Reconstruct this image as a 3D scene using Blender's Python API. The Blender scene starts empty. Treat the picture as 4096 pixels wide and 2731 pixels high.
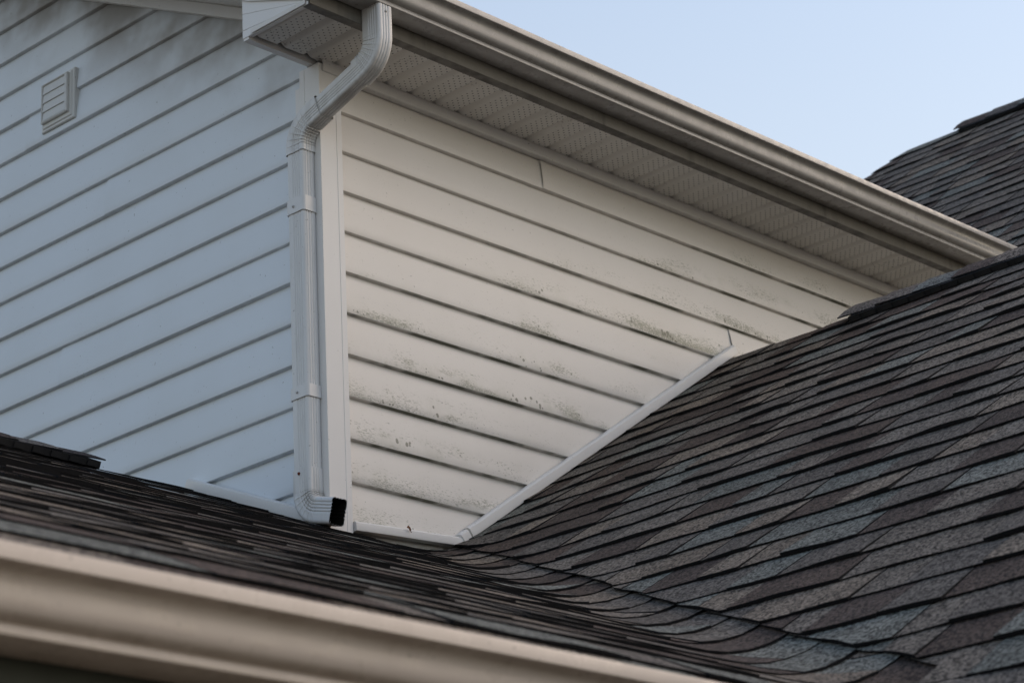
import bpy, math, random
from mathutils import Vector, Matrix, noise
R_ = math.radians
random.seed(7)
scene = bpy.context.scene
COL = scene.collection

# ------------------------------------------------------------------ camera
YAW, PITCH, ROLL = R_(42.9656), R_(20.6238), R_(-3.0489)
cam = bpy.data.cameras.new('camera')
cam.sensor_width = 36.0
cam.lens = 90.41
cam.clip_start = 0.05
cam.clip_end = 2000
cam.dof.use_dof = True
cam.dof.focus_distance = 6.95
cam.dof.aperture_fstop = 9.0
cam_o = bpy.data.objects.new('camera', cam)
COL.objects.link(cam_o)
fw = Vector((math.cos(PITCH) * math.cos(YAW), math.cos(PITCH) * math.sin(YAW), math.sin(PITCH)))
rt = Vector((math.sin(YAW), -math.cos(YAW), 0))
up = rt.cross(fw)
r2 = rt * math.cos(ROLL) + up * math.sin(ROLL)
u2 = -rt * math.sin(ROLL) + up * math.cos(ROLL)
M = Matrix((r2, u2, -fw)).transposed().to_4x4()
M.translation = Vector((-4.614615, -5.01596, -2.19062))
cam_o.matrix_world = M
scene.camera = cam_o

# ------------------------------------------------------------------ sky, sun, exposure
SUN_EL, SUN_AZ = R_(30), R_(113)          # azimuth clockwise from +Y
world = bpy.data.worlds.new('World')
scene.world = world
world.use_nodes = True
wn = world.node_tree.nodes
wl = world.node_tree.links
wn.clear()
sky = wn.new('ShaderNodeTexSky')
sky.sky_type = 'NISHITA'
sky.sun_disc = False
sky.sun_elevation = SUN_EL
sky.sun_rotation = SUN_AZ
sky.air_density = 1.1
sky.dust_density = 1.4
sky.ozone_density = 0.8
bg = wn.new('ShaderNodeBackground')
bg.inputs['Strength'].default_value = 0.15
wo = wn.new('ShaderNodeOutputWorld')
tc = wn.new('ShaderNodeTexCoord')
sx = wn.new('ShaderNodeSeparateXYZ')
wl.new(tc.outputs['Generated'], sx.inputs[0])
hz = wn.new('ShaderNodeMapRange')
hz.interpolation_type = 'SMOOTHSTEP'
for i_, v_ in ((1, 0.05), (2, 0.80), (3, 0.80), (4, 0.0)):
    hz.inputs[i_].default_value = v_
wl.new(sx.outputs[2], hz.inputs[0])
hm = wn.new('ShaderNodeMix')
hm.data_type = 'RGBA'
hm.inputs[7].default_value = (3.62, 3.64, 3.40, 1)
wl.new(hz.outputs[0], hm.inputs[0])
wl.new(sky.outputs[0], hm.inputs[6])
wl.new(hm.outputs[2], bg.inputs['Color'])
wl.new(bg.outputs[0], wo.inputs['Surface'])
sun = bpy.data.lights.new('sun', 'SUN')
sun.energy = 1.15
sun.angle = R_(85)
sun.color = (1.0, 0.70, 0.43)
sun_o = bpy.data.objects.new('sun', sun)
COL.objects.link(sun_o)
sd = Vector((math.sin(SUN_AZ) * math.cos(SUN_EL), math.cos(SUN_AZ) * math.cos(SUN_EL), math.sin(SUN_EL)))
sun_o.rotation_euler = sd.to_track_quat('Z', 'Y').to_euler()
sun_o.location = sd * 20
vs = scene.view_settings
vs.view_transform = 'Standard'
vs.look = 'None'
vs.exposure = 0.58
vs.gamma = 1.0
vs.use_curve_mapping = False

# ------------------------------------------------------------------ helpers
WL = {}


def thing(name, label, cat, loc=(0, 0, 0), group=None):
    o = bpy.data.objects.new(name, None)
    o.empty_display_size = 0.05
    COL.objects.link(o)
    o.location = loc
    WL[o] = Vector(loc)
    o['label'] = label
    o['category'] = cat
    if group:
        o['group'] = group
    return o


def add(name, verts, faces, mats, parent=None, smooth=None, fmat=None, color=None, label=None, kind=None):
    """verts in world coordinates; one mesh object with its origin in the middle of its own box"""
    vs_ = [Vector(v) for v in verts]
    lo = Vector((min(v.x for v in vs_), min(v.y for v in vs_), min(v.z for v in vs_)))
    hi = Vector((max(v.x for v in vs_), max(v.y for v in vs_), max(v.z for v in vs_)))
    c = (lo + hi) / 2
    me = bpy.data.meshes.new(name)
    me.from_pydata([tuple(v - c) for v in vs_], [], faces)
    if not isinstance(mats, (list, tuple)):
        mats = [mats]
    for m in mats:
        me.materials.append(m)
    if fmat:
        me.polygons.foreach_set('material_index', fmat)
    if smooth is not None:
        me.shade_smooth()
        me.set_sharp_from_angle(angle=R_(smooth))
    me.update()
    o = bpy.data.objects.new(name, me)
    COL.objects.link(o)
    if parent:
        o.parent = parent
        o.location = c - WL[parent]
    else:
        o.location = c
    WL[o] = c
    if color:
        o.color = (*color, 1)
    if label:
        o['label'] = label
    if kind:
        o['kind'] = kind
    return o


class MB:
    def __init__(s):
        s.v, s.f, s.m = [], [], []

    def poly(s, pts, m=0):
        b = len(s.v)
        s.v += [Vector(p) for p in pts]
        s.f.append(tuple(range(b, b + len(pts))))
        s.m.append(m)

    def box(s, lo, hi, m=0):
        x0, y0, z0 = lo
        x1, y1, z1 = hi
        b = len(s.v)
        s.v += [Vector(p) for p in ((x0, y0, z0), (x1, y0, z0), (x1, y1, z0), (x0, y1, z0), (x0, y0, z1), (x1, y0, z1), (x1, y1, z1), (x0, y1, z1))]
        for q in ((0, 3, 2, 1), (4, 5, 6, 7), (0, 1, 5, 4), (1, 2, 6, 5), (2, 3, 7, 6), (3, 0, 4, 7)):
            s.f.append(tuple(b + i for i in q))
            s.m.append(m)

    def grid(s, rows, closed=False, m=0, flip=False):
        """rows: list of equal-length point lists, joined row to row"""
        b = len(s.v)
        n = len(rows[0])
        for r in rows:
            s.v += [Vector(p) for p in r]
        for i in range(len(rows) - 1):
            for j in range(n if closed else n - 1):
                a, d = b + i * n + j, b + i * n + (j + 1) % n
                q = (a, d, d + n, a + n)
                s.f.append(q[::-1] if flip else q)
                s.m.append(m)

    def prism(s, pts, vec, m=0):
        """closed polygon pts swept by vec"""
        vec = Vector(vec)
        b = len(s.v)
        n = len(pts)
        s.v += [Vector(p) for p in pts] + [Vector(p) + vec for p in pts]
        s.f.append(tuple(b + n - 1 - i for i in range(n)))
        s.m.append(m)
        s.f.append(tuple(b + n + i for i in range(n)))
        s.m.append(m)
        for i in range(n):
            j = (i + 1) % n
            s.f.append((b + i, b + j, b + n + j, b + n + i))
            s.m.append(m)

    def obj(s, name, mats, parent=None, **k):
        return add(name, s.v, s.f, mats, parent, fmat=s.m, **k)


def nz(x, y, z=0.0):
    return noise.noise(Vector((x, y, z)))


# ------------------------------------------------------------------ materials
def mat(name):
    m = bpy.data.materials.new(name)
    m.use_nodes = True
    nt = m.node_tree
    b = nt.nodes['Principled BSDF']
    return m, nt, b


class NT:
    """tiny node graph helper"""

    def __init__(s, nt):
        s.nt = nt

    def n(s, t, **k):
        x = s.nt.nodes.new(t)
        for a, v in k.items():
            setattr(x, a, v)
        return x

    def put(s, sock, v):
        if hasattr(v, 'is_output') or isinstance(v, bpy.types.NodeSocket):
            s.nt.links.new(v, sock)
        else:
            sock.default_value = v

    def math(s, op, a, b=0.0, c=None, clamp=False):
        x = s.n('ShaderNodeMath', operation=op, use_clamp=clamp)
        s.put(x.inputs[0], a)
        s.put(x.inputs[1], b)
        if c is not None:
            s.put(x.inputs[2], c)
        return x.outputs[0]

    def pos(s):
        return s.n('ShaderNodeNewGeometry').outputs['Position']

    def normal(s):
        return s.n('ShaderNodeNewGeometry').outputs['Normal']

    def obco(s):
        return s.n('ShaderNodeTexCoord').outputs['Object']

    def xyz(s, v):
        return s.n('ShaderNodeSeparateXYZ'), v

    def sep(s, v):
        x = s.n('ShaderNodeSeparateXYZ')
        s.put(x.inputs[0], v)
        return x.outputs

    def scale(s, v, k):
        x = s.n('ShaderNodeVectorMath', operation='MULTIPLY')
        s.put(x.inputs[0], v)
        s.put(x.inputs[1], k)
        return x.outputs[0]

    def addv(s, v, k):
        x = s.n('ShaderNodeVectorMath', operation='ADD')
        s.put(x.inputs[0], v)
        s.put(x.inputs[1], k)
        return x.outputs[0]

    def noise(s, v, scale, detail=3.0, rough=0.55):
        x = s.n('ShaderNodeTexNoise')
        s.put(x.inputs['Vector'], v)
        x.inputs['Scale'].default_value = scale
        x.inputs['Detail'].default_value = detail
        x.inputs['Roughness'].default_value = rough
        return x.outputs[0]

    def ramp(s, v, a, b, lo=0.0, hi=1.0):
        x = s.n('ShaderNodeMapRange', interpolation_type='SMOOTHSTEP')
        s.put(x.inputs[0], v)
        s.put(x.inputs[1], a)
        s.put(x.inputs[2], b)
        s.put(x.inputs[3], lo)
        s.put(x.inputs[4], hi)
        return x.outputs[0]

    def mix(s, f, a, b):
        x = s.n('ShaderNodeMix', data_type='RGBA')
        s.put(x.inputs[0], f)
        for sock, v in ((x.inputs[6], a), (x.inputs[7], b)):
            s.put(sock, (*v, 1) if isinstance(v, tuple) and len(v) == 3 else v)
        return x.outputs[2]

    def bump(s, h, strength, dist, b):
        x = s.n('ShaderNodeBump')
        x.inputs['Strength'].default_value = strength
        x.inputs['Distance'].default_value = dist
        s.put(x.inputs['Height'], h)
        s.nt.links.new(x.outputs[0], b.inputs['Normal'])


EXP = 0.127          # exposure of one siding course


def vinyl(name, col, mildew=False, soot=False):
    m, nt, b = mat(name)
    g = NT(nt)
    p = g.pos()
    base = g.mix(g.ramp(g.noise(p, 2.2, 4), .35, .75, 0, .55), col, tuple(c * k for c, k in zip(col, (.93, .92, .90))))
    grain = g.noise(g.scale(p, (9, 9, 160)), 6, 3)
    x, y, z = g.sep(p)
    nx, ny, nzz = g.sep(g.normal())
    under = g.ramp(nzz, -.35, -.8)
    # specks everywhere, few
    sp = g.ramp(g.noise(p, 95, 2, .5), .735, .775)
    base = g.mix(g.math('MULTIPLY', sp, .55), base, (.09, .085, .07))
    # patchy grey on downward-facing faces
    base = g.mix(g.math('MULTIPLY', under, g.ramp(g.noise(p, 24, 4), .35, .7, .0, .22)), base, (.34, .33, .31))
    if soot:
        # brownish smudges under the sloping eave
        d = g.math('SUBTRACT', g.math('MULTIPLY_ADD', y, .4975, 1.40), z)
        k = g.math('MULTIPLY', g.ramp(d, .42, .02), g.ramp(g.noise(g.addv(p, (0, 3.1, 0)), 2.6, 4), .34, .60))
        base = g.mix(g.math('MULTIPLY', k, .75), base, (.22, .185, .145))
        v2 = g.ramp(g.noise(p, 130, 3), .64, .72)
        k2 = g.math('MULTIPLY', g.math('MULTIPLY', v2, g.ramp(g.noise(p, 4.0, 3), .50, .68)), g.ramp(nzz, .1, -.4, .25, 1.0))
        base = g.mix(g.math('MULTIPLY', k2, .8), base, (.06, .055, .045))
    if mildew:
        t = g.math('FRACT', g.math('DIVIDE', g.math('ADD', z, 12.7 - .002), EXP))
        low = g.ramp(t, .72, .06)
        w = g.ramp(g.math('MULTIPLY_ADD', x, .34, g.math('SUBTRACT', .88, z)), .05, .62)
        reg = g.math('MAXIMUM', g.ramp(g.noise(g.scale(p, (.55, 1, 2.6)), 2.6, 4, .55), .44, .62), g.math('MULTIPLY', g.math('MULTIPLY', g.ramp(x, .85, .15), g.ramp(z, .62, .30)), .55))
        dens = g.math('MULTIPLY', g.math('MULTIPLY', low, w), g.math('MULTIPLY_ADD', reg, .85, .15))
        # round colonies
        vo = g.n('ShaderNodeTexVoronoi', feature='F1')
        g.put(vo.inputs['Vector'], p)
        vo.inputs['Scale'].default_value = 78
        vr = g.sep(vo.outputs['Color'])[0]
        rad = g.math('MULTIPLY', g.math('SUBTRACT', vr, g.math('SUBTRACT', 1.0, g.math('MULTIPLY', g.math('MULTIPLY', dens, g.ramp(g.noise(p, 11, 3), .38, .60)), .72))), 1.15)
        rad = g.math('ADD', rad, g.math('MULTIPLY', g.math('SUBTRACT', g.noise(p, 300, 3), .5), .22))
        col1 = g.ramp(g.math('SUBTRACT', rad, vo.outputs['Distance']), -.05, .10)
        # fine horizontal dashes in the embossed wood grain
        dash = g.noise(g.scale(p, (75, 75, 360)), 1.0, 5, .66)
        dash = g.ramp(g.math('MULTIPLY_ADD', dens, .28, dash), .65, .71)
        fin = g.ramp(g.noise(p, 200, 3), .34, .50)
        dash = g.math('MULTIPLY', g.math('MULTIPLY', dash, fin), g.ramp(g.noise(g.scale(p, (.6, 1, 1.6)), 7, 4), .40, .54))
        # faint green film
        film = g.math('MULTIPLY', g.ramp(g.noise(g.scale(p, (1, 1, .6)), 8, 6, .7), .42, .66), dens)
        base = g.mix(g.math('MULTIPLY', film, .30), base, (.33, .345, .235))
        base = g.mix(g.math('MULTIPLY', dash, .62), base, (.13, .145, .085))
        base = g.mix(g.math('MULTIPLY', col1, .78), base, (.13, .135, .10))
        gu = g.math('MULTIPLY', under, g.math('MULTIPLY', g.ramp(g.noise(g.scale(p, (1, 1, .3)), 4.5, 4, .6), .42, .60), g.math('MULTIPLY_ADD', w, .9, .1)))
        base = g.mix(g.math('MULTIPLY', gu, .9), base, g.mix(g.noise(p, 60, 3), (.025, .03, .016), (.13, .14, .08)))
    g.put(b.inputs['Base Color'], base)
    b.inputs['Roughness'].default_value = .48
    b.inputs['Specular IOR Level'].default_value = .35
    g.bump(grain, .10, .002, b)
    return m


def painted(name, col, rough=.38, grime=(.30, .27, .23), amount=.5, axis=(24, 24, 3)):
    m, nt, b = mat(name)
    g = NT(nt)
    p = g.pos()
    st = g.ramp(g.noise(g.scale(p, axis), 1.0, 4, .6), .42, .78)
    bl = g.ramp(g.noise(p, 5.5, 4), .40, .72)
    base = g.mix(g.math('MULTIPLY', g.math('MULTIPLY', st, bl), amount), col, grime)
    sp = g.ramp(g.noise(p, 120, 2, .5), .70, .76)
    base = g.mix(g.math('MULTIPLY', sp, .45), base, (.10, .09, .075))
    nzz = g.sep(g.normal())[2]
    base = g.mix(g.math('MULTIPLY', g.ramp(nzz, -.5, -.95), g.ramp(g.noise(p, 14, 4), .38, .7, .1, amount)), base, grime)
    g.put(b.inputs['Base Color'], base)
    g.put(b.inputs['Roughness'], g.ramp(g.noise(p, 30, 3), .3, .7, rough - .06, rough + .12))
    g.bump(g.noise(p, 40, 3), .05, .002, b)
    return m


def plain(name, col, rough=.7, nscale=30, var=.25, spec=.3):
    m, nt, b = mat(name)
    g = NT(nt)
    p = g.pos()
    base = g.mix(g.noise(p, nscale, 4), tuple(c * (1 - var) for c in col), tuple(min(1, c * (1 + var)) for c in col))
    g.put(b.inputs['Base Color'], base)
    b.inputs['Roughness'].default_value = rough
    b.inputs['Specular IOR Level'].default_value = spec
    return m


def soffit_material():
    m, nt, b = mat('soffit_vinyl')
    g = NT(nt)
    p = g.pos()
    oc = g.obco()
    x, y, z = g.sep(oc)
    # staggered perforations, 5 columns on the flat of each panel
    px, py = .0135, .0215
    cx = g.math('DIVIDE', g.math('ADD', x, .0508 - .0420 + px * 10.5), px)
    ci = g.math('FLOOR', cx)
    fx = g.math('MULTIPLY', g.math('SUBTRACT', g.math('FRACT', cx), .5), px)
    sh = g.math('MULTIPLY', g.math('FRACT', g.math('MULTIPLY', ci, .5)), 1.0)
    cy = g.math('ADD', g.math('DIVIDE', g.math('ADD', y, 4.0), py), sh)
    fy = g.math('MULTIPLY', g.math('SUBTRACT', g.math('FRACT', cy), .5), py)
    r = g.math('SQRT', g.math('ADD', g.math('MULTIPLY', fx, fx), g.math('MULTIPLY', fy, fy)))
    hole = g.ramp(r, .0029, .0018)
    inx = g.math('MULTIPLY', g.math('GREATER_THAN', x, -.0508 + .0352), g.math('LESS_THAN', x, -.0508 + .1028))
    iny = g.math('MULTIPLY', g.math('GREATER_THAN', y, -.098), g.math('LESS_THAN', y, .112))
    hole = g.math('MULTIPLY', hole, g.math('MULTIPLY', inx, iny))
    col = (.70, .68, .64)
    base = g.mix(g.ramp(g.noise(p, 3, 4), .35, .75, 0, .6), col, (.60, .58, .53))
    # sooty specks in the grooves and beside the wall
    sp = g.math('MULTIPLY', g.ramp(g.noise(p, 110, 3, .6), .58, .68), g.ramp(g.noise(p, 6, 3), .52, .66))
    base = g.mix(g.math('MULTIPLY', sp, .7), base, (.10, .085, .07))
    base = g.mix(hole, base, (.012, .011, .010))
    g.put(b.inputs['Base Color'], base)
    b.inputs['Roughness'].default_value = .55
    b.inputs['Specular IOR Level'].default_value = .3
    return m


def shingle_material():
    m, nt, b = mat('shingle_granules')
    g = NT(nt)
    p = g.pos()
    oi = g.n('ShaderNodeObjectInfo')
    col = oi.outputs['Color']
    vo = g.n('ShaderNodeTexVoronoi', feature='F1')
    g.put(vo.inputs['Vector'], p)
    vo.inputs['Scale'].default_value = 190
    gr = g.math('ADD', g.math('MULTIPLY', g.sep(vo.outputs['Color'])[0], .55), g.math('MULTIPLY', g.noise(p, 130, 3, .8), .45))
    f = g.ramp(gr, .22, .78, .18, 1.95)
    big = g.ramp(g.noise(p, 7, 4), .3, .7, .86, 1.14)
    k = g.math('MULTIPLY', f, big)
    # single pale and rusty granules
    base = g.scale(col, (1, 1, 1))
    x = g.n('ShaderNodeVectorMath', operation='SCALE')
    g.put(x.inputs[0], col)
    g.put(x.inputs[3], k)
    base = x.outputs[0]
    pale = g.ramp(g.noise(g.addv(p, (4.1, 2.2, .7)), 230, 1, .5), .66, .74)
    base = g.mix(g.math('MULTIPLY', pale, .6), base, (.30, .265, .23))
    g.put(b.inputs['Base Color'], base)
    b.inputs['Roughness'].default_value = .92
    b.inputs['Specular IOR Level'].default_value = .22
    g.bump(gr, .55, .0022, b)
    return m


M_SIDE_L = vinyl('siding_vinyl_skylit', (.70, .755, .81), soot=True)  # same siding as the eave wall, cool sky light mixed into its colour
M_SIDE_R = vinyl('siding_vinyl_warmlit', (.735, .708, .670), mildew=True)  # same siding yellowed, with warm light also put into its tint
M_TRIM = vinyl('trim_vinyl', (.76, .755, .745))
M_GUT = painted('gutter_enamel', (.36, .35, .335), .30, (.20, .185, .165), .6)
M_GUT_LOW = painted('lower_gutter_enamel', (.53, .46, .40), .30, (.33, .265, .215), .5, (14, 14, 1.2))
M_DOWN = painted('downspout_enamel', (.66, .665, .665), .34, (.25, .235, .21), .55)
M_FASC = painted('fascia_metal', (.17, .16, .14), .55, (.05, .046, .04), .9)  # dark metal, toned down further for the shade under the gutter
M_SOFF = soffit_material()
M_BACK = plain('sheathing', (.30, .29, .27), .9)
M_SHIN = shingle_material()
M_EDGE = plain('asphalt_edge', (.011, .011, .012), .85, 80, .5, .15)
M_DECK = plain('roof_felt', (.016, .015, .015), .95, 60, .4, .1)
M_VENT = plain('black_vent_plastic', (.010, .010, .011), .6, 50, .3, .3)
M_FIN = plain('vent_fin_plastic', (.013, .013, .014), .6, 50, .3, .3)
M_DARK = plain('opening_shade', (.012, .012, .010), .9, 60, .6, .1)  # near-black that paints the shade inside pipe mouth and vent
M_SCREW = plain('screw_metal', (.45, .45, .44), .3, 200, .2, .6)
M_RUST = plain('rusty_screw', (.16, .035, .018), .7, 300, .4, .3)
M_VENTW = vinyl('vent_plastic', (.62, .63, .62))
M_LSOF = plain('stained_wood_soffit', (.42, .17, .075), .7, 8, .2)
M_LFAS = plain('dark_green_fascia', (.060, .066, .052), .6, 20, .2)
M_GROUND = plain('ground_earth', (.15, .13, .10), .95, .8, .3, .1)
M_LEAF = plain('dry_leaf', (.20, .075, .03), .8, 60, .3)

# ------------------------------------------------------------------ ground
g_ = MB()
g_.poly([(-300, -300, -3.9), (300, -300, -3.9), (300, 300, -3.9), (-300, 300, -3.9)])
o = g_.obj('ground', M_GROUND)
o['kind'] = 'structure'

ZSOF = 1.28
XOV = -.262          # outer side of the gable overhang
RK = .4975           # slope of the gable eave


def rake_z(y):
    return 1.425 + RK * y


# ------------------------------------------------------------------ siding
def course(axis, a0, a1, z0, fold, seed, parent, m, lift=None, ztop=None):
    """one lap of siding between a0..a1 along the wall; 'lift' raises the free end near that coordinate"""
    prof = [(-.021, -.0032), (-.012, -.0023), (-.0032, -.0013), (-.0007, .0004), (0, .0032)] if not fold else \
           [(-.019, -.0022), (-.011, -.0018), (-.0058, -.0013), (-.0021, .0009), (-.0005, .0055)]
    hi = EXP + .006 if ztop is None else ztop - z0
    for k in range(1, 7):
        t = k / 6
        zz = prof[4][1] + (hi - prof[4][1]) * t
        tt = zz / (EXP + .006)
        prof.append((-.0158 * tt + .0018 * math.sin(math.pi * min(1, tt)), zz))
    n = max(2, int(abs(a1 - a0) / .07))
    rows = []
    for i in range(n + 1):
        a = a0 + (a1 - a0) * i / n
        row = []
        for o_, z in prof:
            w = .0011 * nz(a * 1.7 + seed * 3.1, z * 9 + seed) + .0004 * nz(a * 8 + seed, z * 20)
            dz = .0010 * nz(a * .9 + seed * 7.7, 3.3)
            if lift is not None:
                d = abs(a - lift)
                if d < .25:
                    w += .0045 * (1 - d / .25) ** 2 * (.35 + .65 * math.sin(math.pi * min(1, z / EXP)))
            oo = o_ + w
            row.append((a, -oo, z0 + z + dz) if axis == 'x' else (-oo, a, z0 + z + dz))
        rows.append(row)
    b = MB()
    b.grid(rows, flip=(axis == 'y'))
    # end edges with a little thickness
    return b.obj('siding_panel', m, parent, smooth=32)


eave_wall = thing('eave_wall', 'white lap-sided wall with green mildew under the perforated soffit', 'wall', (0, 0, -.3))
gable_wall = thing('gable_wall', 'bluish shaded white lap-sided gable wall left of the downspout', 'wall', (0, 0, -.3))
for nm, par, bx in (('sheathing', eave_wall, ((.03, .030, -1.2), (6, .05, 1.4))),):
    b = MB()
    b.box(*bx)
    b.obj(nm, M_BACK, par)
b = MB()
b.prism([(.030, .052, -1.2), (.030, 4.2, -1.2), (.030, 4.2, 3.5), (.030, .052, 1.44)], (.03, 0, 0))
b.obj('sheathing', M_BACK, gable_wall)

SEAM_R = {9: .953, 6: 1.862, 3: 2.5, 1: 1.55}
for k in range(-2, 10):
    z0 = k * EXP
    fold = k % 2 == 0
    zt = 1.272 if k == 9 else None
    s = SEAM_R.get(k)
    if s and s < 3.4:
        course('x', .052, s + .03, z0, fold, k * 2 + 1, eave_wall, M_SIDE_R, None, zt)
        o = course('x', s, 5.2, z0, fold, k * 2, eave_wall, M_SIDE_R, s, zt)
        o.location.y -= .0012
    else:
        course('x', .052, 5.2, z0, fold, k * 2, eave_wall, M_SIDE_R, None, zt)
ZL = -.0121
SEAM_L = {1: .59, 9: 1.02, 5: 1.25, 12: 1.45}
for k in range(-2, 25):
    z0 = k * EXP + ZL
    y0 = max(.052, (z0 + EXP - 1.425 - .10) / RK)
    if y0 > 3.4:
        continue
    s = SEAM_L.get(k)
    fold = k % 2 == 0
    if s and s > y0 + .2:
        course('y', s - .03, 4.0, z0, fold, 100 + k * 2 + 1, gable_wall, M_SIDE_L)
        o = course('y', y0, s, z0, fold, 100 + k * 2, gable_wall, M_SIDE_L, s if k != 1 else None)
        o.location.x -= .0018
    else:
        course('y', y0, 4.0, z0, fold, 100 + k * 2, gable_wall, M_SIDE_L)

# corner post: L of two faces with pockets
post = thing('corner_post', 'white vinyl corner post between the two sided walls, behind the downspout', 'corner trim', (0, 0, -.25))


def post_face(axis):
    pr = [(-.0125, -.0125), (.050, -.0125), (.0515, -.0110), (.053, -.0125), (.0725, -.0125), (.0735, -.0105), (.0735, .010)]
    rows = []
    zs_ = [-.30 + i * .1 for i in range(16)] + [1.268]
    for z in zs_:
        row = []
        for a, o_ in pr:
            w = .0005 * nz(z * 2, a * 20)
            row.append((a, o_ + w, z) if axis == 'x' else (o_ + w, a, z))
        rows.append(row)
    b = MB()
    b.grid(rows, flip=(axis == 'y'))
    b.obj('post_face', M_TRIM, post, smooth=30)


post_face('x')
post_face('y')
b = MB()
b.box((-.012, .0735, -.3), (-.006, .092, 1.215))
b.obj('nailing_flange', M_TRIM, post)

# white trim strips over the lower roofs
def strip(p0, p1, h, out, nrm, parent, name='trim_strip', mt=None):
    """bar lying on the wall from p0 to p1 (lower edge), height h upwards across its run, standing out by 'out'"""
    p0, p1 = Vector(p0), Vector(p1)
    d = (p1 - p0).normalized()
    n = Vector(nrm)
    u = n.cross(d)
    if u.z < 0:
        u = -u
    pr = [(0, -.004), (out * .92, -.002), (out, .003), (out * .96, h - .006), (out * .70, h - .001), (0, h)]
    k = max(2, int((p1 - p0).length / .12))
    rows = []
    for i in range(k + 1):
        c = p0.lerp(p1, i / k)
        w = .0012 * nz(i * .7, c.x * 3, c.y * 3)
        rows.append([c + n * (o_ + (w if o_ > 0 else 0)) + u * (z + w) for o_, z in pr])
    b = MB()
    b.grid(rows)
    b.poly(rows[0])
    b.poly(rows[-1][::-1])
    return b.obj(name, mt or M_TRIM, parent, smooth=30)


strip((.540, 0, -.087), (1.862, 0, .791), .031, .022, (0, -1, 0), eave_wall)
strip((.505, 0, -.113), (.534, 0, -.092), .031, .0235, (0, -1, 0), eave_wall)
strip((.078, 0, -.147), (.500, 0, -.119), .026, .022, (0, -1, 0), eave_wall)
strip((0, .600, .108), (0, .078, -.116), .034, .026, (-1, 0, 0), gable_wall)

# ------------------------------------------------------------------ boxed eave: soffit, fascia, end box
eave = thing('boxed_eave', 'perforated white soffit with fascia under the upper gutter', 'soffit', (0, -.12, ZSOF))
YF = -.254
XE = 6.2
U = .1016
mesh0 = None
nsof = int((XE - XOV) / U)
for i in range(nsof):
    g0 = -.165 - U + i * U
    if g0 + U > XE:
        break
    prof = [(0, 0), (.0010, .0150), (.005, .0155), (.014, .0110), (.024, .0040), (.029, .0012), (.034, .0), (U, 0)]
    if mesh0 is None:
        rows = []
        for j in range(5):
            y = -.118 + j * (.236 / 4) + 0.0
            rows.append([(a, y, z) for a, z in prof])
        b = MB()
        b.grid(rows, flip=True)
        me = bpy.data.meshes.new('soffit_panel')
        cx = U / 2
        me.from_pydata([(v.x - cx, v.y, v.z) for v in b.v], [], b.f)
        me.materials.append(M_SOFF)
        me.shade_smooth()
        me.set_sharp_from_angle(angle=R_(35))
        mesh0 = me
    o = bpy.data.objects.new('soffit_panel', mesh0)
    COL.objects.link(o)
    o.parent = eave
    o.location = Vector((g0 + U / 2, -.121, ZSOF + random.uniform(-.0008, .0008))) - WL[eave]
    o.rotation_euler = (random.uniform(-.004, .004), random.uniform(-.006, .006), 0)
# fascia boards with lapped joints
xs = [XOV, .285, 1.362, 2.45, XE]
for i in range(4):
    b = MB()
    x0, x1 = xs[i], xs[i + 1]
    dy = .0012 * (i % 2)
    pr = [(YF + .030, ZSOF - .003), (YF - dy + .002, ZSOF - .004), (YF - .001 - dy, ZSOF - .002), (YF - dy, ZSOF + .004), (YF - dy, ZSOF + .16)]
    rows = []
    n = 12
    for j in range(n + 1):
        x = x0 - (.012 if i else 0) + (x1 - x0 + (.012 if i else 0)) * j / n
        w = .0012 * nz(x * 2.2, 1.7)
        rows.append([(x, y + w, z + w * .6) for y, z in pr])
    b.grid(rows, flip=True)
    b.obj('fascia_board', M_FASC, eave, smooth=35)
# wall-side channel holding the soffit
b = MB()
pr = [(.030, ZSOF + .006), (-.008, ZSOF + .001), (-.0160, ZSOF + .002), (-.0170, ZSOF - .001), (-.0165, ZSOF - .034), (-.0140, ZSOF - .036), (.010, ZSOF - .034)]
rows = [[(x, y + .0008 * nz(x, 4), z) for y, z in pr] for x in [.0 + i * .15 for i in range(31)]]
b.grid(rows, flip=True)
b.obj('wall_channel', M_TRIM, eave, smooth=35)
b = MB()
b.box((XOV + .002, .012, ZSOF - .010), (-.002, .034, ZSOF + .012))
b.obj('box_channel', M_TRIM, eave)
# end box of the return, with two shallow folds
rows = []
for t in (0, 1):
    y = .0355 if t == 0 else YF + .006
    ztop = 1.40 + .44 * (y - .0355) + .012
    row = []
    for k, dz in enumerate((0, .024, .0255, .027, .078, .0795, .081, 9)):
        row.append((XOV + (.0012 if k in (2, 5) else 0), y, min(ztop - .0001 * (7 - k), ZSOF - .002 + dz)))
    rows.append(row)
b = MB()
b.grid(rows)
b.poly([(XOV, .0355, ZSOF - .002), (0, .0355, ZSOF - .002), (0, .0355, 1.41), (XOV, .0355, 1.41)])
b.poly([(XOV, .036, ZSOF - .002), (XOV + .014, .036, ZSOF - .002), (XOV + .014, YF + .006, ZSOF - .002), (XOV, YF + .006, ZSOF - .002)])
b.obj('end_box', M_TRIM, eave, smooth=20)

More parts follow.
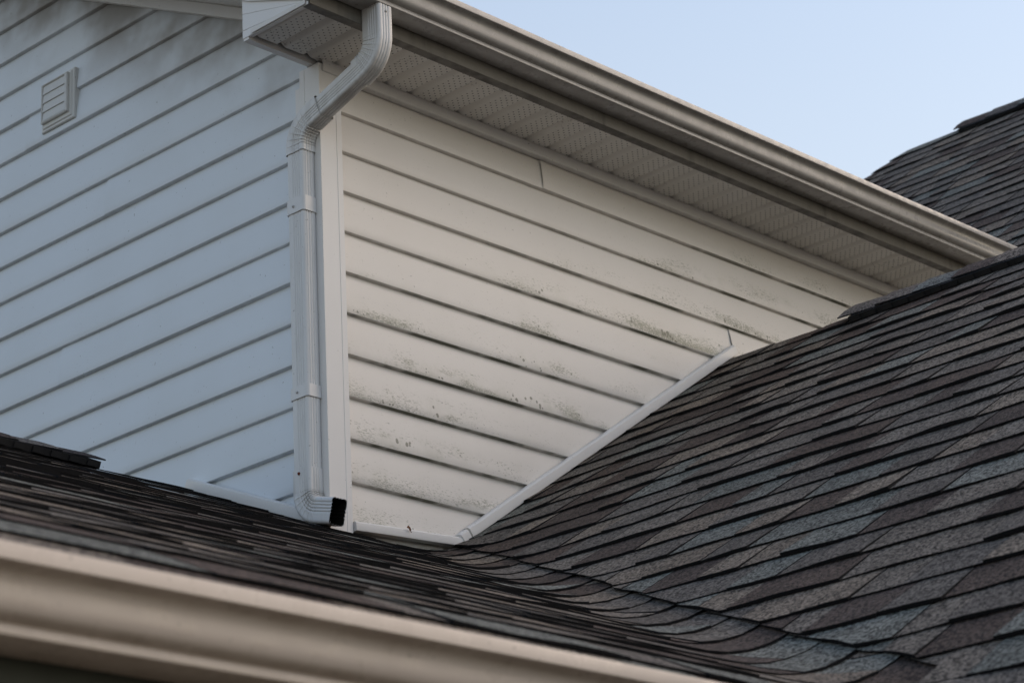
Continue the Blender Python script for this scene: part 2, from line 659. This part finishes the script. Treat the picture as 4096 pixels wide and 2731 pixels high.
# ------------------------------------------------------------------ sloping gable eave
rake = thing('gable_eave', 'sloping white gable overhang with wall trim at the top left corner', 'eave', (XOV, .04, 1.43))
n = 14
rows = []
for i in range(n + 1):
    y = .036 + i * (4.0 - .036) / n
    rows.append([(XOV, y, rake_z(y) - .002), (XOV + .09, y, rake_z(y)), (XOV + .093, y, rake_z(y) + .006), (XOV + .10, y, rake_z(y)), (XOV + .18, y, rake_z(y)), (XOV + .183, y, rake_z(y) + .006), (XOV + .19, y, rake_z(y)), (.03, y, rake_z(y))])
b = MB()
b.grid(rows)
b.obj('sloping_soffit', M_TRIM, rake, smooth=20)
strip((0, .0, 1.384), (0, 4.0, 1.384 + RK * 4.0), .038, .018, (-1, 0, 0), rake, 'wall_trim')
b = MB()
b.prism([(XOV - .006, YF - .02, 1.2765 + .005), (XOV - .006, .0, 1.386), (XOV - .006, 4.0, 1.386 + RK * 4.0), (XOV - .006, 4.0, 1.386 + RK * 4 + .16), (XOV - .006, YF - .02, 1.2765 + .165)], (.004, 0, 0))
b.obj('sloping_fascia', M_TRIM, rake)

# upper roof over it all (hidden from below, keeps the eaves dark)
uroof = thing('upper_roof', 'dark shingled upper roof above the long gutter', 'roof', (0, -.3, 1.45))
b = MB()
y0, z0 = YF - .045, 1.436
b.prism([(XOV - .012, y0, z0), (XOV - .012, 4.2, z0 + RK * (4.2 - y0)), (XOV - .012, 4.2, z0 + RK * (4.2 - y0) + .025), (XOV - .012, y0, z0 + .014)], (6.4 - XOV, 0, 0))
b.obj('roof_slab', M_SHIN, uroof, color=(.07, .066, .064))

# ------------------------------------------------------------------ gutters
GP = [(0, .112), (0, .002), (.002, 0), (.0715, 0), (.0735, .0015), (.0740, .004), (.0740, .0115), (.0728, .0135), (.0740, .0146), (.0810, .0158), (.0870, .0190), (.0910, .0240), (.0930, .0300), (.0938, .0370), (.0942, .0450), (.0950, .0520), (.0975, .0575), (.1020, .0615), (.1090, .0640), (.1160, .0648), (.1174, .0660), (.1178, .0820), (.1168, .0840), (.1140, .0846), (.1080, .0838), (.1080, .0800)]


def gutter(name, label, yback, zbot, x0, x1, m, tilt=0.0):
    t = thing(name, label, 'gutter', ((x0 + x1) / 2, yback - .05, zbot))
    rows = []
    n = int((x1 - x0) / .10)
    for i in range(n + 1):
        x = x0 + (x1 - x0) * i / n
        w = .0016 * nz(x * 1.3, zbot)
        rows.append([(x, yback - o_ - w, zbot + z + tilt * (x - x0) + .5 * w) for o_, z in GP])
    k = GP.index((.0728, .0135))
    b = MB()
    b.grid([r[:k + 1] for r in rows], flip=True)
    b.obj('trough_bottom', m, t, smooth=40)
    b = MB()
    b.grid([r[k:20] for r in rows], flip=True)
    b.obj('ogee_face', m, t, smooth=40)
    b = MB()
    b.grid([r[19:] for r in rows], flip=True)
    b.obj('front_lip', m, t, smooth=40)
    return t, rows


ug, rows = gutter('roof_gutter', 'long beige gutter along the upper eave against the sky', YF - .002, 1.320, -.285, XE, M_GUT)
b = MB()
b.poly(rows[0][:-1])
b.obj('end_cap', M_GUT, ug)
lg, rows = gutter('roof_gutter', 'blurred beige gutter in the foreground below the shingles', -2.826, -1.5300, -4.6, 1.0, M_GUT_LOW, .004)

leave = thing('lower_eave', 'dark fascia and stained soffit beneath the foreground gutter', 'soffit', (-2, -2.8, -1.55))
b = MB()
b.box((-4.6, -2.824, -1.552), (1.0, -2.80, -1.42))
b.obj('fascia_board', M_LFAS, leave)
for i in range(9):
    b = MB()
    y0 = -2.800 + i * .045
    b.box((-4.6, y0 + .001, -1.552 + .004), (1.0, y0 + .043, -1.536))
    b.obj('soffit_board', M_LSOF, leave)

# ------------------------------------------------------------------ shingle roofs
PAL = [(.112, .099, .089), (.102, .093, .086), (.126, .106, .090), (.086, .079, .075), (.054, .040, .035), (.048, .037, .034), (.103, .110, .106), (.119, .126, .121), (.078, .071, .067), (.132, .112, .096)]
PW = [4, 4, 3, 4, 4, 3, 3, 2.4, 3, 2]


def clip(poly, keep):
    """Sutherland-Hodgman with keep(p) >= 0"""
    out = []
    for i in range(len(poly)):
        a, c = poly[i], poly[(i + 1) % len(poly)]
        fa, fc = keep(a), keep(c)
        if fa >= 0:
            out.append(a)
        if (fa >= 0) != (fc >= 0):
            t = fa / (fa - fc)
            out.append((a[0] + (c[0] - a[0]) * t, a[1] + (c[1] - a[1]) * t))
    return out


SE = .147            # shingle exposure


def shingle_course(surf, u0, u1, v0, rnd, parent, clips=(), head=.045, nv=1, du=.06, vtop=None, base=.0045, out=None, tk=1.0):
    """fills u0..u1 of one course; surf(u, v, h) -> world point. Appends (area key, verts, faces, mats, colour)"""
    u = u0
    tooth = rnd.random() < .5
    v1 = v0 + SE + head
    if vtop is not None:
        v1 = min(v1, vtop)
    last = None
    sl0 = 0
    while u < u1 - .02:
        w = rnd.choice((.10, .13, .16, .19, .22, .26, .31)) * rnd.uniform(.9, 1.1)
        if u + w > u1 - .06:
            w = u1 - u
        c = rnd.choices(PAL, PW)[0]
        if c == last:
            c = rnd.choices(PAL, PW)[0]
        last = c
        k_ = rnd.uniform(.90, 1.10)
        c = tuple(x * k_ * q_ for x, q_ in zip(c, (1.06, 1.03, .95)))
        th = tk * (.0062 + rnd.uniform(0, .0022) if tooth else .0030 + rnd.uniform(0, .0008))
        curl = tk * (rnd.uniform(0, .0030) if tooth else rnd.uniform(0, .0012))
        dv = rnd.uniform(-.0025, .0025) + (0 if tooth else .004)
        sl1 = rnd.uniform(-.010, .010) * (1 if not tooth else 1)
        n = max(1, int(round(w / du)))
        mb = MB()
        for i in range(n):
            a0, a1 = i / n, (i + 1) / n
            j0, j1 = sl0 * (1 - a0) + sl1 * a0, sl0 * (1 - a1) + sl1 * a1
            ua, ub = u + w * a0, u + w * a1
            gap = .0014
            if i == 0:
                ua += gap
            if i == n - 1:
                ub -= gap
            for k in range(nv):
                b0, b1 = k / nv, (k + 1) / nv
                va, vb = v0 + dv + (v1 - v0 - dv) * b0, v0 + dv + (v1 - v0 - dv) * b1
                pl = [(ua + j0 * (1 - b0), va), (ub + j1 * (1 - b0), va), (ub + j1 * (1 - b1), vb), (ua + j0 * (1 - b1), vb)]
                for kf in clips:
                    pl = clip(pl, kf)
                    if len(pl) < 3:
                        break
                if len(pl) < 3:
                    continue

                def hh(q):
                    t = (q[1] - v0) / (SE + .045)
                    return base * (1 - t) - .002 * t, (base + th + curl * math.sin(q[0] * 23 + v0 * 9)) * (1 - t) + .0004 * t
                bi = len(mb.v)
                m_ = len(pl)
                mb.v += [surf(q[0], q[1], hh(q)[1]) for q in pl] + [surf(q[0], q[1], hh(q)[0]) for q in pl]
                mb.f.append(tuple(range(bi, bi + m_)))
                mb.m.append(0)
                for e in range(m_):
                    f_ = (e + 1) % m_
                    mb.f.append((bi + e, bi + m_ + e, bi + m_ + f_, bi + f_))
                    mb.m.append(1)
        if mb.f:
            out.append((mb, c))
        u += w
        sl0 = sl1
        tooth = not tooth if rnd.random() < .8 else tooth


cam_loc = M.translation.copy()
FPX = 90.41 / 36 * 1024


def seen_size(mb):
    """rough size in the picture, 0 when outside the frame"""
    c = sum((v for v in mb.v), Vector()) / len(mb.v)
    d = c - cam_loc
    z = d.dot(fw)
    x, y = FPX * d.dot(r2) / z, FPX * d.dot(u2) / z
    L = max((a - mb.v[0]).length for a in mb.v)
    s = L * FPX / max(z, .1)
    if abs(x) > 512 + s or abs(y) > 341 + s:
        return 0.0
    return s


def emit(parent, pieces, limit=296):
    """the pieces that show largest become parts, the rest one mass"""
    ranked = sorted(range(len(pieces)), key=lambda i: -seen_size(pieces[i][0]))
    single = set(ranked[:limit])
    rest = {}
    for i, (mb, c) in enumerate(pieces):
        if i in single:
            mb.obj('shingle', [M_SHIN, M_EDGE], parent, color=c)
        else:
            rest.setdefault(0, []).append((mb, c))
    if rest:
        tot = MB()
        for mb, c in rest[0]:
            b0 = len(tot.v)
            tot.v += mb.v
            tot.f += [tuple(b0 + q for q in f) for f in mb.f]
            tot.m += mb.m
        tot.obj('more_shingles', [M_SHIN, M_EDGE], parent, color=(.13, .10, .078), kind='stuff')


# --- side roof (B): rises along +X, ridge along Y
SB, ZB = .66, -.463
LB = math.hypot(1, SB)
NB = Vector((-SB, 0, 1)).normalized()
XRB = 1.845
# --- front roof (A): rises along +Y, ridge along X
SA, ZA = .437, -.158
LA = math.hypot(1, SA)
NA = Vector((0, -SA, 1)).normalized()
YRA = .602
YEA = -2.868         # eave
# valley where both meet: SA*y + ZA = SB*x + ZB
XV0 = (ZA - ZB) / SB
KV = SA / SB
td = Vector((KV, 1, SA)).normalized()          # up the valley
V0 = Vector((XV0, 0, ZA))
e1 = (td.cross(NA)).normalized()
if e1.x < 0:
    e1 = -e1
PHI = NA.angle(NB)
RV = .34
TV = RV * math.tan(PHI / 2)


def wave(u, v, s):
    return .0036 * nz(u * 1.4 + s, v * 1.1, s) + .0024 * nz(u * 5.3 + s, v * 5.1, s + 5)


def surfA(u, v, h):
    y = v / LA
    h += .55 * wave(u, v, 2.0)
    t = y - YEA
    if t < .19:
        h -= .034 * (1 - t / .19) ** 1.5
    P = Vector((u, y, ZA + SA * y))
    q = P - V0
    a = q.dot(td)
    d = q.dot(e1)
    if d <= -TV:
        return P + NA * h
    th = (d + TV) / RV
    ex = 0
    if th > PHI:
        ex = d + TV - RV * PHI
        th = PHI
    c_, s_ = math.cos(th), math.sin(th)
    q = td * a + e1 * (-TV + RV * s_ + ex * c_) + NA * (RV * (1 - c_) + ex * s_)
    return V0 + q + (NA * c_ - e1 * s_) * h


tB = td
e1B = (NB.cross(td)).normalized()
if e1B.x < 0:
    e1B = -e1B


def surfB(u, v, h):
    """u = y, v = slope length along x"""
    x = v / LB
    P = Vector((x, u, ZB + SB * x))
    d = (P - V0).dot(e1B)
    h += wave(u, v, 9.0)
    if d < TV:
        h += min(TV - d, TV + .03) ** 2 / (2 * RV)
    return P + NB * (h + .0075)


ra = thing('shingle_roof', 'lower shingle roof seen edge-on above the foreground gutter', 'roof', (-1.5, -1.2, -.9))
rb = thing('shingle_roof', 'steep lower shingle roof slope filling the right side below the mildewed wall', 'roof', (.6, -1.5, -.2))

# decks
b = MB()
for sgn in (1,):
    b.poly([(-4.6, YEA + .01, ZA + SA * (YEA + .01) - .016), (1.0, YEA + .01, ZA + SA * (YEA + .01) - .016), (1.0, YRA, ZA + SA * YRA - .014), (-4.6, YRA, ZA + SA * YRA - .014)])
    b.poly([(-4.6, YRA, ZA + SA * YRA - .014), (-.004, YRA, ZA + SA * YRA - .014), (-.004, YRA + 1.6, ZA + SA * (YRA - 1.6)), (-4.6, YRA + 1.6, ZA + SA * (YRA - 1.6))])
b.obj('roof_deck', M_DECK, ra)
b = MB()
b.poly([(-2.1, .02, ZB - SB * 2.1 - .004), (-2.1, -4.2, ZB - SB * 2.1 - .004), (XRB, -4.2, ZB + SB * XRB - .004), (XRB, .02, ZB + SB * XRB - .004)])
b.poly([(XRB, .02, ZB + SB * XRB - .004), (XRB, -4.2, ZB + SB * XRB - .004), (XRB + 1.8, -4.2, ZB + SB * (XRB - 1.8)), (XRB + 1.8, .02, ZB + SB * (XRB - 1.8))])
b.obj('roof_deck', M_DECK, rb)

# A courses: from the eave up to the ridge; past the valley they fold up on to B
rnd = random.Random(41)
pieces = []
v = YEA * LA
vr = YRA * LA
first = True
while v < vr - .02:
    y = v / LA
    xval = XV0 + KV * y
    xl = -3.9 if y < -1.2 else -2.8 + .0 * y
    xr = min(xval + .34, .72 if y > -.12 else 9)
    if y > .03:
        xr = .03
    k = len(pieces)
    shingle_course(surfA, xl + rnd.uniform(-.2, 0), xr, v, rnd, ra, (), .045 if v + SE + .045 < vr else .0, 2, .055, vr, .0030, out=pieces, tk=.62)
    v += SE
emit(ra, pieces)

# B courses: cut along the valley
cut_pts = [(.30, .62), (.0, .497), (-.326, .300), (-.496, .196), (-.705, .061), (-.908, -.069), (-1.153, -.222), (-1.272, -.296), (-1.33, -.352), (-1.441, -.408), (-1.698, -.575), (-1.911, -.711), (-2.102, -.831), (-2.248, -.930), (-2.416, -1.027), (-2.491, -1.082), (-2.585, -1.119), (-2.725, -1.211), (-2.800, -1.255), (-2.815, -1.80), (-4.4, -2.27)]


def cut_x(y):
    for (ya, xa), (yb, xb) in zip(cut_pts, cut_pts[1:]):
        if ya >= y >= yb:
            return xa + (xb - xa) * (y - ya) / (yb - ya)
    return -2.3


rnd = random.Random(12)
pieces = []
v = -2.05 * LB
vr = XRB * LB
ph = .06
while v < vr - .02:
    yend = -4.0
    shingle_course(surfB, yend + rnd.uniform(-.2, 0), .02, v, rnd, rb, (lambda q: q[1] / LB - cut_x(q[0]) + .012 * nz(q[0] * 3, 1.3),), .045, 1, .05, vr, .0045, out=pieces)
    v += SE
emit(rb, pieces)


# --- ridge vents with cap shingles
def ridge(parent, apex, run, side, slopes, length, start_tip=.035, wid=.125, seed=1, seg=SE):
    """apex: start of the ridge, run: unit along it, side: horizontal unit to the seen side, slope both sides"""
    rn = random.Random(seed)
    apex, run, side = Vector(apex), Vector(run), Vector(side)
    L = math.hypot(1, slopes)
    dn = [(side - Vector((0, 0, slopes))) / L, (-side - Vector((0, 0, slopes))) / L]
    nn = [(side * slopes + Vector((0, 0, 1))) / L, (-side * slopes + Vector((0, 0, 1))) / L]
    zup = Vector((0, 0, 1))

    def wv(s):
        return zup * (.004 * nz(s * 1.1 + seed, 8.8))
    # vent body
    n = max(4, int(length / .12))
    rows = []
    for i in range(n + 1):
        s = length * i / n
        c = apex + run * s + wv(s)
        rows.append([c + dn[0] * wid + nn[0] * .007, c + dn[0] * wid + nn[0] * .026, c + zup * .032, c + dn[1] * wid + nn[1] * .026, c + dn[1] * wid + nn[1] * .007])
    b = MB()
    b.grid(rows)
    b.poly(rows[0])
    # fins on the seen edge
    k = int(length / .062)
    for i in range(k):
        s = .012 + i * .062
        c = apex + run * s + wv(s)
        w2 = .034
        for f in (0,):
            p = [c + dn[0] * (wid + .004) + nn[0] * .009, c + run * w2 + dn[0] * (wid + .004) + nn[0] * .009, c + run * w2 + dn[0] * (wid + .004) + nn[0] * .0245, c + dn[0] * (wid + .004) + nn[0] * .0245]
            q = [x - dn[0] * .01 for x in p]
            b.poly(p, 1)
            b.poly([p[0], q[0], q[3], p[3]], 1)
            b.poly([p[1], p[2], q[2], q[1]], 1)
    b.obj('ridge_vent', [M_VENT, M_FIN], parent)
    # caps, each overlapping the one before
    s = -start_tip
    i = 0
    while s < length:
        l1 = seg + .06
        cols = rn.choices(PAL, PW)[0]
        sag = rn.uniform(-.002, .003)
        ov = -.012 + rn.uniform(-.003, .003)
        rows = []
        for t in (0, .5, 1):
            ss = s + l1 * t
            c = apex + run * ss + wv(ss)
            h = .0070 * (1 - t) + .0005
            lf = .0015 * (1 - t) * rn.random()
            top = [c + dn[0] * (wid + ov) + nn[0] * (.0275 + h - .003 + sag + lf), c + dn[0] * (wid * .45) + nn[0] * (.030 + h), c + zup * (.033 + h + .001), c + dn[1] * (wid * .45) + nn[1] * (.030 + h), c + dn[1] * (wid + ov) + nn[1] * (.0275 + h - .003)]
            rows.append(top)
        low = [[p - zup * .0042 for p in r] for r in rows]
        b = MB()
        b.grid(rows)
        b.grid(low, m=1)
        b.grid([rows[0], low[0]], m=1)
        b.grid([[r[0] for r in rows], [r[0] for r in low]], m=1)
        b.grid([[r[-1] for r in rows], [r[-1] for r in low]], m=1)
        b.grid([rows[-1], low[-1]], m=1)
        b.obj('ridge_shingle', [M_SHIN, M_EDGE], parent, color=cols)
        s += seg
        i += 1


ridge(rb, (XRB, -.57, ZB + SB * XRB + .006), (0, -1, 0), (-1, 0, 0), SB, 2.6, .045, .115, 3)
ridge(ra, (-.415, YRA, ZA + SA * YRA + .002), (-1, 0, 0), (0, -1, 0), SA, 2.4, .02, .115, 5)

# --- far roof (C)
rc = thing('shingle_roof', 'farther dark shingle roof rising behind the upper gutter at right', 'roof', (6.0, 1.5, 3.2))
SC = .78
LC = math.hypot(1, SC)
NC = Vector((-SC, 0, 1)).normalized()
KC = .45
XC, YC, ZC = 6.24, 2.08, 3.60


def surfC(u, v, h):
    x = XC + v / LC
    return Vector((x, u, ZC + SC * (x - XC))) + NC * (h + wave(u, v, 21.0))


b = MB()
x0 = XC - 2.6
b.poly([(x0, -1.8, ZC - SC * 2.6 - .006), (XC, -1.8, ZC - .006), (XC, YC - .02, ZC - .006), (x0, YC + KC * 2.6 - .02, ZC - SC * 2.6 - .006)][::-1])
b.poly([(XC, YC, ZC - .006), (XC, -1.8, ZC - .006), (XC + 1.8, -1.8, ZC - SC * 1.8), (XC + 1.8, YC, ZC - SC * 1.8)])
b.obj('roof_deck', M_DECK, rc)
rnd = random.Random(77)
pieces = []
v = -21 * SE + .02
while v < -.02:
    # the far end runs down and back
    shingle_course(surfC, -1.8, YC + 1.4, v, rnd, rc, (lambda q: YC - q[0] - KC * q[1] / LC + .010 * math.sin(q[1] * 40),), .045, 1, .08, 0.0, .0045, out=pieces)
    v += SE
emit(rc, pieces)
ridge(rc, (XC, YC - .40, ZC + .004), (0, -1, 0), (-1, 0, 0), SC, 3.4, .03, .125, 9, .2)

# ------------------------------------------------------------------ downspout
ds = thing('downspout', 'white corrugated downspout with pleated elbows at the wall corner', 'downspout', (-.037, .05, -.15))
XD = -.037
AW, BW, RC = .0355, .0255, .010      # half sizes: a in the bend plane, b along x


def section(grow=0.0, ribs=True):
    """list of (a, b) round the pipe"""
    pts = []
    A, B = AW + grow, BW + grow
    sides = [((-A, -B), (A, -B), (0, -1), (.012, .021, .030, .039)), ((A, -B), (A, B), (1, 0), (.014, .0245, .035)), ((A, B), (-A, B), (0, 1), (.020, .030, .040)), ((-A, B), (-A, -B), (-1, 0), (.016, .026, .036))]
    for (p, q, nrm, rb) in sides:
        p, q = Vector(p), Vector(q)
        L = (q - p).length
        d = (q - p) / L
        m = 40
        for i in range(m):
            s = RC + (L - 2 * RC) * i / (m - 1)
            k = 0
            if ribs:
                for r in rb:
                    k += math.exp(-((s - r - .004) / .0019) ** 2)
            pt = p + d * s - Vector(nrm) * (.0026 * k)
            pts.append((pt.x, pt.y))
        # rounded corner
        c = q - d * RC - Vector(nrm) * RC
        a0 = math.atan2(nrm[1], nrm[0])
        for j in range(1, 6):
            an = a0 + math.pi / 2 * j / 6
            pts.append((c.x + RC * math.cos(an), c.y + RC * math.sin(an)))
    return pts


def frame_pt(c, ang, ab):
    """c = (y, z) on the axis, ang = heading angle from straight down, turning towards +Y"""
    nrm = (math.cos(ang), math.sin(ang))         # in-plane normal (y, z): heading 0 (down) -> +y
    y = c[0] + nrm[0] * ab[0]
    z = c[1] + nrm[1] * ab[0]
    return (XD + ab[1], y, z)


def tube(rings, name, m=None, parent=None, smooth=28, flip=False):
    rows = [[frame_pt(c, an, ab) for ab in sec] for c, an, sec in rings]
    b = MB()
    b.grid(rows, closed=True, flip=flip)
    return b.obj(name, m or M_DOWN, parent or ds, smooth=smooth)


def heading(an):
    return (math.sin(an), -math.cos(an))


def walk(c, an, d):
    h = heading(an)
    return (c[0] + h[0] * d, c[1] + h[1] * d)


def elbow(c, a0, a1, rad, straight0, straight1, grow, name, npl=7, side=1):
    """straight, pleated bend from heading a0 to a1, straight"""
    rings = []
    sec = section(grow)
    rings.append((c, a0, sec))
    c = walk(c, a0, straight0)
    rings.append((c, a0, sec))
    for i in range(npl):
        d0 = (a1 - a0) / npl
        # each pleat steps in by a hair and swells out again
        for t, gsz in ((0.02, -.0008), (.70, -.0014), (.80, .0018), (.91, .0018), (.985, -.0006)):
            an = a0 + d0 * (i + t)
            # centre on the arc
            sg = 1 if a1 > a0 else -1
            # arc centre
            n0 = (math.cos(a0) * sg, math.sin(a0) * sg)
            ctr = (c[0] + n0[0] * rad, c[1] + n0[1] * rad)
            n1 = (math.cos(an) * sg, math.sin(an) * sg)
            pc = (ctr[0] - n1[0] * rad, ctr[1] - n1[1] * rad)
            inner = sg
            s2 = []
            for a, b_ in sec:
                wgt = .5 + .5 * max(-1, min(1, inner * a / AW))
                wgt = min(1, .02 + 1.5 * wgt)
                k = 1 + gsz * wgt / .03
                s2.append((a * (1 + (k - 1) * .8), b_ * k))
            rings.append((pc, an, s2))
        pend = pc
    sg = 1 if a1 > a0 else -1
    n0 = (math.cos(a0) * sg, math.sin(a0) * sg)
    ctr = (c[0] + n0[0] * rad, c[1] + n0[1] * rad)
    n1 = (math.cos(a1) * sg, math.sin(a1) * sg)
    c = (ctr[0] - n1[0] * rad, ctr[1] - n1[1] * rad)
    rings.append((c, a1, sec))
    c2 = walk(c, a1, straight1)
    rings.append((c2, a1, sec))
    ob = tube(rings, name)
    return c2, c, ob


A1 = R_(72)
rad = .082
tl = rad * math.tan(A1 / 2)
# upper elbow: from the gutter outlet
c_top = (-.290, 1.330)
corner1 = (-.290, 1.170)
st0 = c_top[1] - corner1[1] - tl
c, _, eo1 = elbow(c_top, 0, A1, rad, st0, .020, .0028, 'upper_elbow')
# offset pipe, slides over into the second elbow
corner2 = (.047, 1.062)
dirn = math.atan2(corner2[0] - corner1[0], -(corner2[1] - corner1[1]))
end = walk(corner2, A1, -(tl + .050))
tube([(walk(c, A1, -.012), A1, section(-.0012)), (walk(end, A1, .03), A1, section(-.0012))], 'offset_pipe')
cs = walk(corner2, A1, -(tl + .050))
c, cb, eo2 = elbow(cs, A1, 0, rad, .050, .020, .0028, 'middle_elbow', 6)
# vertical pipe
XZ_bot = (.047, -.098)
A2 = R_(-75)
rad2 = .066
tl2 = rad2 * math.tan(R_(75) / 2)
zb = XZ_bot[1] + tl2 + .066
pipe = tube([((.047, c[1] + .012), 0, section(-.0004)), ((.047, .5), 0, section(-.0004)), ((.047, zb - .01), 0, section(-.0004))], 'straight_pipe')
c, cb, eo3 = elbow((.047, zb), 0, A2, rad2, .066, .072, .0022, 'outlet_elbow', 6)
# black lining and end disc: the mouth's inner shade given as colour
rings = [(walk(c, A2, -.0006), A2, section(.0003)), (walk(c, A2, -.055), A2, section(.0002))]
tube(rings, 'mouth_shade_lining', M_DARK, eo3, flip=True)
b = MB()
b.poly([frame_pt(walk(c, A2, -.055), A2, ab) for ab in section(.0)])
b.obj('mouth_shade_cap', M_DARK, eo3)

# straps round the pipe
straps = []
for z0, z1, gr, tail in ((.792, .838, .0026, True), (.226, .262, .0030, False)):
    s0 = section(gr, ribs=False)
    zz = [z1 + .0005, z1, z0, z0 - .0005]
    rows = []
    for i, z in enumerate(zz):
        g2 = section(.0004, False) if i in (0, 3) else s0
        rows.append([frame_pt((.047, z + (.010 * (p[0] / AW) if False else 0)), 0, p) for p in g2])
    b = MB()
    b.grid(rows, closed=True)
    straps.append(b.obj('pipe_strap', M_DOWN, ds, smooth=28))


def screw(c, n, r, m, parent):
    c, n = Vector(c), Vector(n).normalized()
    a = n.orthogonal().normalized()
    d = n.cross(a)
    rows = []
    for k, (rr, h) in enumerate(((r, 0), (r, r * .5), (r * .75, r * .9), (r * .2, r * 1.05))):
        rows.append([c + (a * math.cos(t) + d * math.sin(t)) * rr + n * h for t in [i * math.pi / 4 for i in range(8)]])
    b = MB()
    b.grid(rows, closed=True)
    b.poly(rows[-1])
    return b.obj('screw', m, parent, smooth=50)


xf = XD - BW - .003
screw((xf, .052, .812), (-1, 0, 0), .0042, M_SCREW, straps[0])
screw((xf - .0006, .052, .244), (-1, 0, 0), .0038, M_SCREW, straps[1])
screw((xf + .001, .053, .006), (-1, 0, 0), .0045, M_RUST, eo3)['label'] = 'rusty red screw head'
screw((XD, -.290 - AW - .002, 1.300), (0, -1, 0), .004, M_SCREW, eo1)

# ------------------------------------------------------------------ louvred wall vent
vent = thing('wall_vent', 'small square white louvred vent on the gable wall', 'vent', (-.01, 1.28, 1.54))
VY0, VY1, VZ0, VZ1 = 1.175, 1.352, 1.532, 1.714


def pl(y0, y1, z0, z1, x0, x1, name, m=M_VENTW, par=vent):
    b = MB()
    e = .003
    # bevelled slab facing -X
    lo = [(x0, y0, z0), (x0, y1, z0), (x0, y1, z1), (x0, y0, z1)]
    mi = [(x1 + e, y0, z0), (x1 + e, y1, z0), (x1 + e, y1, z1), (x1 + e, y0, z1)]
    hi = [(x1, y0 + e, z0 + e), (x1, y1 - e, z0 + e), (x1, y1 - e, z1 - e), (x1, y0 + e, z1 - e)]
    b.grid([lo, mi, hi], closed=True)
    b.poly(hi)
    return b.obj(name, m, par, smooth=20)


pl(VY0, VY1, VZ0, VZ1, .012, -.010, 'mounting_plate')
pl(VY0 + .010, VY1 - .010, VZ0 + .010, VZ1 - .008, -.008, -.014, 'raised_step')
# hood frame: four bars around the slats
fy0, fy1, fz0, fz1 = VY0 + .022, VY1 - .014, VZ0 + .026, VZ1 - .014
pl(fy0, fy0 + .015, fz0, fz1, -.013, -.0255, 'frame_bar')
pl(fy1 - .006, fy1, fz0, fz1, -.013, -.0255, 'frame_bar')
pl(fy0 + .0155, fy1 - .0065, fz1 - .006, fz1, -.013, -.0250, 'frame_bar')
pl(fy0 + .0155, fy1 - .0065, fz0, fz0 + .008, -.013, -.0250, 'frame_bar')
hs = (fz1 - fz0 - .014) / 4
for i in range(4):
    z0 = fz0 + .008 + i * hs
    b = MB()
    ya, yb = fy0 + .0165, fy1 - .0075
    b.prism([(-.0230, ya, z0 + .0006), (-.0205, ya, z0 + .0006), (-.0165, ya, z0 + hs + .003), (-.0190, ya, z0 + hs + .003)], (0, yb - ya, 0))
    b.obj('louvre_slat', M_VENTW, vent)
b = MB()
b.box((-.0150, fy0 + .016, fz0 + .009), (-.0142, fy1 - .007, fz1 - .0065))
b.obj('vent_throat', M_DARK, vent)  # thin black sheet painting the shade behind the slats

# ------------------------------------------------------------------ a dry leaf on the trim above the front roof
b = MB()
c = Vector((.275, -.024, -.112))
b.grid([[c + Vector((-.007, 0, .004)), c + Vector((-.004, -.004, .010)), c + Vector((.000, -.001, .007))], [c + Vector((-.002, -.004, .000)), c + Vector((.001, -.007, .004)), c + Vector((.004, -.002, .003))], [c + Vector((.003, -.002, -.006)), c + Vector((.006, -.006, -.003)), c + Vector((.009, -.002, -.002))]])
b.prism([c + Vector((.004, -.003, -.004)), c + Vector((.010, -.003, -.008)), c + Vector((.0095, -.002, -.009))], (0, .001, 0))
o = b.obj('dry_leaf', M_LEAF)
o['label'] = 'tiny curled brown dry leaf on the white trim strip'
o['category'] = 'leaf'
